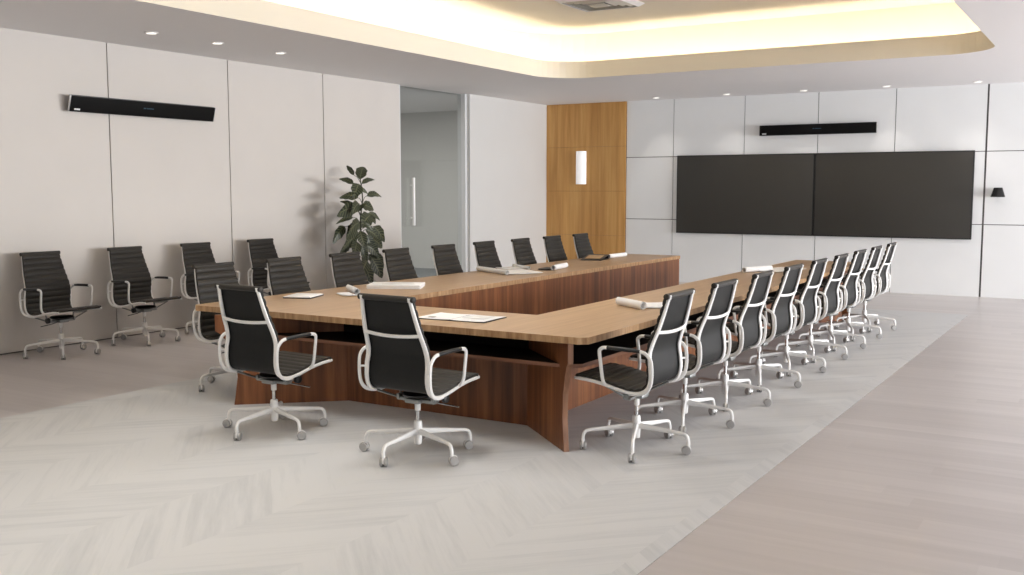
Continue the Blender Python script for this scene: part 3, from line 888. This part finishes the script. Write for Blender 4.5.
def leaf(B, T, wf, k):
    L = (T - B).length; ax = (T - B).normalized()
    view = Vector((-PX, -PY_, 0.0)).normalized()     # towards the room
    side = ax.cross(view).normalized()
    nrm = side.cross(ax).normalized()
    mb = MB(); n = 11; mcount = 7; vs = []; uv = []
    w = L * 0.33 * min(1.0, wf / 0.6 * 0.9)
    tilt = (1 - wf) * 0.9
    sd = (side * cos(tilt) + nrm * sin(tilt)).normalized(); nn = sd.cross(ax).normalized()
    for lay in (0, 1):
        for i in range(n):
            t = i / (n - 1)
            wd = w * (sin(pi * t ** 0.8) ** 0.75 if 0 < t < 1 else 0.02)
            arch = 0.16 * L * sin(pi * t)
            c = B.lerp(T, t) + Vector((0, 0, arch * (0.6 if abs(ax.z) < 0.8 else 0.1))) + view * arch * 0.3
            for j in range(mcount):
                s = -1 + 2 * j / (mcount - 1)
                fold = abs(s) * wd * 0.22
                scal = 1 + (0.10 * sin(t * 44 * 1.0) if abs(s) > 0.9 else 0)
                vs.append(c + sd * s * wd * scal + nn * (fold - lay * 0.0015)); uv.append(((s + 1) / 2, t))
    fs = []
    q = n * mcount
    for i in range(n - 1):
        for j in range(mcount - 1):
            a = i * mcount + j
            fs.append((a, a + 1, a + mcount + 1, a + mcount)); fs.append((q + a, q + a + mcount, q + a + mcount + 1, q + a + 1))
        fs.append((i * mcount, (i + 1) * mcount, q + (i + 1) * mcount, q + i * mcount))
        e = i * mcount + mcount - 1
        fs.append((e, q + e, q + e + mcount, e + mcount))
    mb.add(vs, fs, 0, True); mb.uv = uv
    lf = mb.build('leaf', M['leaf'], plant)
    # petiole back to the stem
    zs = max(0.42, B.z - 0.06 - 0.10 * random.random())
    best = min(stem_pts, key=lambda p: abs(p.z - zs))
    mid = (Vector(best) + B) / 2 + Vector((0, 0, 0.03))
    MB().tube(spline([best, mid, B], 4), 0.004, 6).build('petiole', M['stem'], lf)
for (b, t_, wf, dp) in LV:
    X = -9.28 + dp * 1.3
    def cv(q, X): return toloc(unproj_x(320 + q[0] / 4.425, 155 + q[1] / 4.425, X))
    leaf(cv(b, -9.22 + dp * 0.5), cv(t_, X), wf, 0)
tag(plant, 'tall potted plant with big striped leaves behind the chairs at the left wall', 'plant')

# --------------------------------------------------------- table papers
def sheetmesh(mb, c, w, d, rz, z, curl=0.0, th=0.0012, mi=0, nx=10):
    """a sheet lying at z with gentle waviness"""
    R = Matrix.Rotation(rz, 3, 'Z'); vs = []
    for lay in (0, 1):
        for i in range(nx + 1):
            u = -0.5 + i / nx
            zz = z + curl * (4 * u * u) + (th if lay else 0)
            for v in (-0.5, 0.5):
                p = R @ Vector((u * w, v * d, 0)); vs.append((c[0] + p.x, c[1] + p.y, zz))
    fs = []; q = 2 * (nx + 1)
    for i in range(nx):
        a = 2 * i
        fs += [(a, a + 1, a + 3, a + 2), (q + a, q + a + 2, q + a + 3, q + a + 1), (a, a + 2, q + a + 2, q + a), (a + 1, q + a + 1, q + a + 3, a + 3)]
    fs += [(0, q, q + 1, 1), (2 * nx, 2 * nx + 1, q + 2 * nx + 1, q + 2 * nx)]
    mb.add(vs, fs, mi, True)
def rollmesh(mb, a, b, r0, mi=0, turns=2.2):
    """paper rolled into a spiral tube from a to b"""
    a = Vector(a); b = Vector(b); ax = (b - a).normalized(); up = Vector((0, 0, 1)); sd = ax.cross(up).normalized()
    n = int(turns * 18); vs = []; th = 0.0015
    for lay in (0, 1):
        for i in range(n + 1):
            an = 2 * pi * turns * i / n; r = r0 * (0.55 + 0.45 * i / n) - (th if lay else 0)
            o_ = sd * (r * cos(an)) + up * (r * sin(an))
            vs.append(a + o_); vs.append(b + o_)
    fs = []; q = 2 * (n + 1)
    for i in range(n):
        k = 2 * i
        fs += [(k, k + 1, k + 3, k + 2), (q + k, q + k + 2, q + k + 3, q + k + 1), (k, k + 2, q + k + 2, q + k), (k + 1, q + k + 1, q + k + 3, k + 3)]
    fs += [(0, q, q + 1, 1), (2 * n, 2 * n + 1, q + 2 * n + 1, q + 2 * n)]
    mb.add(vs, fs, mi, True)
TT = TZ + 0.0008
def rolled_magazine(name, A, B, r, sheet_c, sw, sd, srz, label, cat, sheet_mat='paper', under=None, group=None):
    t = empty(name, (A[0], A[1], TT))
    def L_(p): return (p[0] - A[0], p[1] - A[1])
    mb = MB(); a = L_(A); b = L_(B)
    rollmesh(mb, (a[0], a[1], r), (b[0], b[1], r), r); mb.build('rolled_half', M['paper'], t)
    mb = MB(); c = L_(sheet_c)
    for k in range(3): sheetmesh(mb, c, sw - 0.006 * k, sd - 0.004 * k, srz, 0.004 + 0.003 * k, curl=0.006)
    mb.build('open_pages', M[sheet_mat], t)
    if under:
        mb = MB(); mb.rbox((c[0], c[1], 0.0015), (sw + 0.02, sd + 0.01, 0.003), Matrix.Rotation(srz, 3, 'Z'), b=0.001); mb.build('cover', M[under], t)
    tag(t, label, cat, group)
    return t
def angle(A, B): return math.atan2(B[1] - A[1], B[0] - A[0])

# 1 closed notebook near the front left
t = empty('notebook', (-6.035, 6.50, TT), radians(20))
MB().rbox((0, 0, 0.004), (0.25, 0.30, 0.008), b=0.002).build('cover', M['cover'], t)
MB().rbox((0, 0, 0.012), (0.243, 0.293, 0.0075), b=0.001).build('pages', M['paper'], t)
tag(t, 'closed white notebook with a dark underside at the near left corner of the table', 'notebook')
# 2
rolled_magazine('rolled_magazine', (-6.02, 7.08), (-5.74, 6.86), 0.032, (-5.78, 6.78), 0.25, 0.12, radians(-30), 'small rolled white magazine with loose pages beside the closed notebook', 'magazine', under='cover_tan')
# 3 stack of paper
t = empty('paper_stack', (-5.87, 7.58, TT), radians(28))
mb = MB()
for k in range(6): mb.rbox((random.uniform(-.006, .006), random.uniform(-.006, .006), 0.0035 + 0.006 * k), (0.50, 0.34, 0.0055), Matrix.Rotation(random.uniform(-.03, .03), 3, 'Z'), b=0.001)
mb.build('sheets', M['paper'], t)
sh = MB(); sheetmesh(sh, (0.02, -0.01), 0.3, 0.22, 0.2, 0.037, 0.0); sh.build('printed_sheet', M['paper_print'], t)
tag(t, 'thick white stack of paper behind the near right chair seen from behind', 'paper')
# 4 open brochure
t = empty('open_brochure', (-4.06, 6.0, TT), radians(4))
MB().rbox((0, 0, 0.002), (0.56, 0.34, 0.004), b=0.001).build('cover', M['cover'], t)
mb = MB()
sheetmesh(mb, (-0.138, 0.003), 0.27, 0.33, 0.0, 0.0045, 0.004); sheetmesh(mb, (0.138, 0.003), 0.27, 0.33, 0, 0.0045, 0.003)
mb.build('page', M['paper'], t)
mb = MB(); sheetmesh(mb, (-0.19, -0.09), 0.05, 0.05, 0.2, 0.0095, 0.0); mb.build('printed_picture', M['caster'], t)
mb = MB(); sheetmesh(mb, (0.12, 0.04), 0.18, 0.16, 0, 0.0095, 0.0); mb.build('printed_picture', M['paper_print'], t)
tag(t, 'open white brochure with a dark cover lying flat on the near end of the table', 'brochure')
# 5 rolled magazine on the right wing
rolled_magazine('rolled_magazine', (-3.44, 7.33), (-3.14, 7.13), 0.035, (-3.16, 7.42), 0.30, 0.34, radians(35), 'rolled magazine with open pages in front of the nearest chair on the right side', 'magazine')
# 6 big plans on left wing
rolled_magazine('rolled_plan', (-6.26, 9.60), (-5.68, 9.28), 0.03, (-5.78, 9.62), 0.42, 0.52, radians(58), 'large half-unrolled white plan sheet on the left side of the table', 'plan', sheet_mat='paper')
rolled_magazine('rolled_plan', (-6.2, 10.28), (-5.84, 10.02), 0.022, (-6.1, 10.02), 0.26, 0.26, radians(55), 'second curled white plan sheet lying just behind the large one', 'plan')
rolled_magazine('rolled_magazine', (-5.56, 10.08), (-5.62, 10.50), 0.033, (-5.70, 10.22), 0.14, 0.3, radians(8), 'rolled white magazine with a black cover behind the plan sheets', 'magazine', sheet_mat='cover', under='cover')
# 7
t = empty('dark_folder', (-5.98, 11.98, TT), radians(12))
mb = MB(); mb.slab([(-0.14, -0.2, 0.001), (0.14, -0.2, 0.001), (0.14, 0.2, 0.05), (-0.14, 0.2, 0.05)], (0, 0, 0.006)); mb.box(-0.14, 0.14, -0.2, 0.2, 0.0, 0.004)
mb.box(-0.14, 0.14, 0.192, 0.2, 0.004, 0.05)
mb.build('sloping_cover', M['cover'], t)
MB().rbox((0, -0.02, 0.034), (0.2, 0.24, 0.004), Matrix.Rotation(atan(0.049 / 0.4), 3, 'X'), b=0.001).build('front_sheet', M['cover_tan'], t)
tag(t, 'dark sloping folder at the far left end of the table', 'folder')
rolled_magazine('rolled_magazine', (-5.90, 12.24), (-5.88, 12.72), 0.03, (-6.02, 12.48), 0.16, 0.36, radians(5), 'rolled white magazine beside the dark folder at the far left end', 'magazine')
# 8
rolled_magazine('rolled_magazine', (-3.60, 10.9), (-3.44, 11.35), 0.032, (-3.36, 11.42), 0.34, 0.62, radians(-15), 'open white magazine with a curled edge on the right side of the table', 'magazine')

# ---------------------------------------------------------------- lighting
def area(name, loc, rot, sx, sy, power, col, spread=180):
    l = bpy.data.lights.new(name, 'AREA'); l.shape = 'RECTANGLE'; l.size = sx; l.size_y = sy; l.energy = power; l.color = col; l.spread = radians(spread)
    o = bpy.data.objects.new(name, l); COL.objects.link(o); o.location = loc; o.rotation_euler = rot
    return o
for i, (a, b) in enumerate(((-3.4, 0.38), (0.62, 4.48), (4.72, 8.58), (8.82, 12.68), (12.92, 16.9))):
    area('window_daylight', (XR + 0.03, (a + b) / 2, 1.65), (0, pi / 2, 0), 2.6, b - a - 0.1, (22, 50, 150, 340, 500)[i], (0.96, 0.975, 1.0), 140)  # added area lights at the assumed, unseen windows; main side light of the room
# added unseen fill light that brightens the adjoining room
area('adjoining_room_lamp', (-12.2, 13.4, CZ - 0.03), (0, 0, 0), 1.2, 3.0, 150, (1.0, 0.99, 0.97))
# added fill panels, out of view, brightening floor and table from the recess
for y in (2.3, 5.0, 7.7):
    t = empty('ceiling_panel_lamp', (-4.4, y, ZU))
    mb = MB(); ring(mb, 0.6, 0.64, -0.02, -0.02, 0.018); mb.build('frame', M['white_metal'], t)
    MB().box(-0.6, 0.6, -0.6, 0.6, -0.016, -0.002).build('diffuser', M['lamp_glow'], t)
    tag(t, 'square flat lamp in the near half of the ceiling recess', 'ceiling light', 'flat lamps in the ceiling recess')
    area('panel_lamp_light', (-4.4, y, ZU - 0.03), (0, 0, 0), 1.2, 1.2, 17, (1.0, 0.985, 0.96), 115)
# downlights: narrow spots
def spot(x, y, p):
    l = bpy.data.lights.new('downlight_beam', 'SPOT'); l.energy = p; l.spot_size = radians(85); l.spot_blend = 0.9; l.shadow_soft_size = 0.05; l.color = (1, 0.93, 0.85)
    o = bpy.data.objects.new('downlight_beam', l); COL.objects.link(o); o.location = (x, y, CZ - 0.02)
for x, y in ((-8.69, 7.18), (-8.67, 8.05), (-8.66, 9.01)): spot(x, y, 30)
for y in (3.0, 5.5, 8.0, 10.5, 13.0, 15.5):      # added unseen row of downlights, extra light for the right floor
    downlight(1.2, y, 'round downlight in the right part of the ceiling', 'downlights in the right part of the ceiling'); spot(1.2, y, 40)

for x in (-7.21, -5.92, -4.62, -3.33, -2.02): spot(x, 16.80, 26)
w = bpy.data.worlds.new('world'); SC.world = w; w.use_nodes = True
w.node_tree.nodes['Background'].inputs[0].default_value = (0.85, 0.92, 1.0, 1)
w.node_tree.nodes['Background'].inputs[1].default_value = 1.0
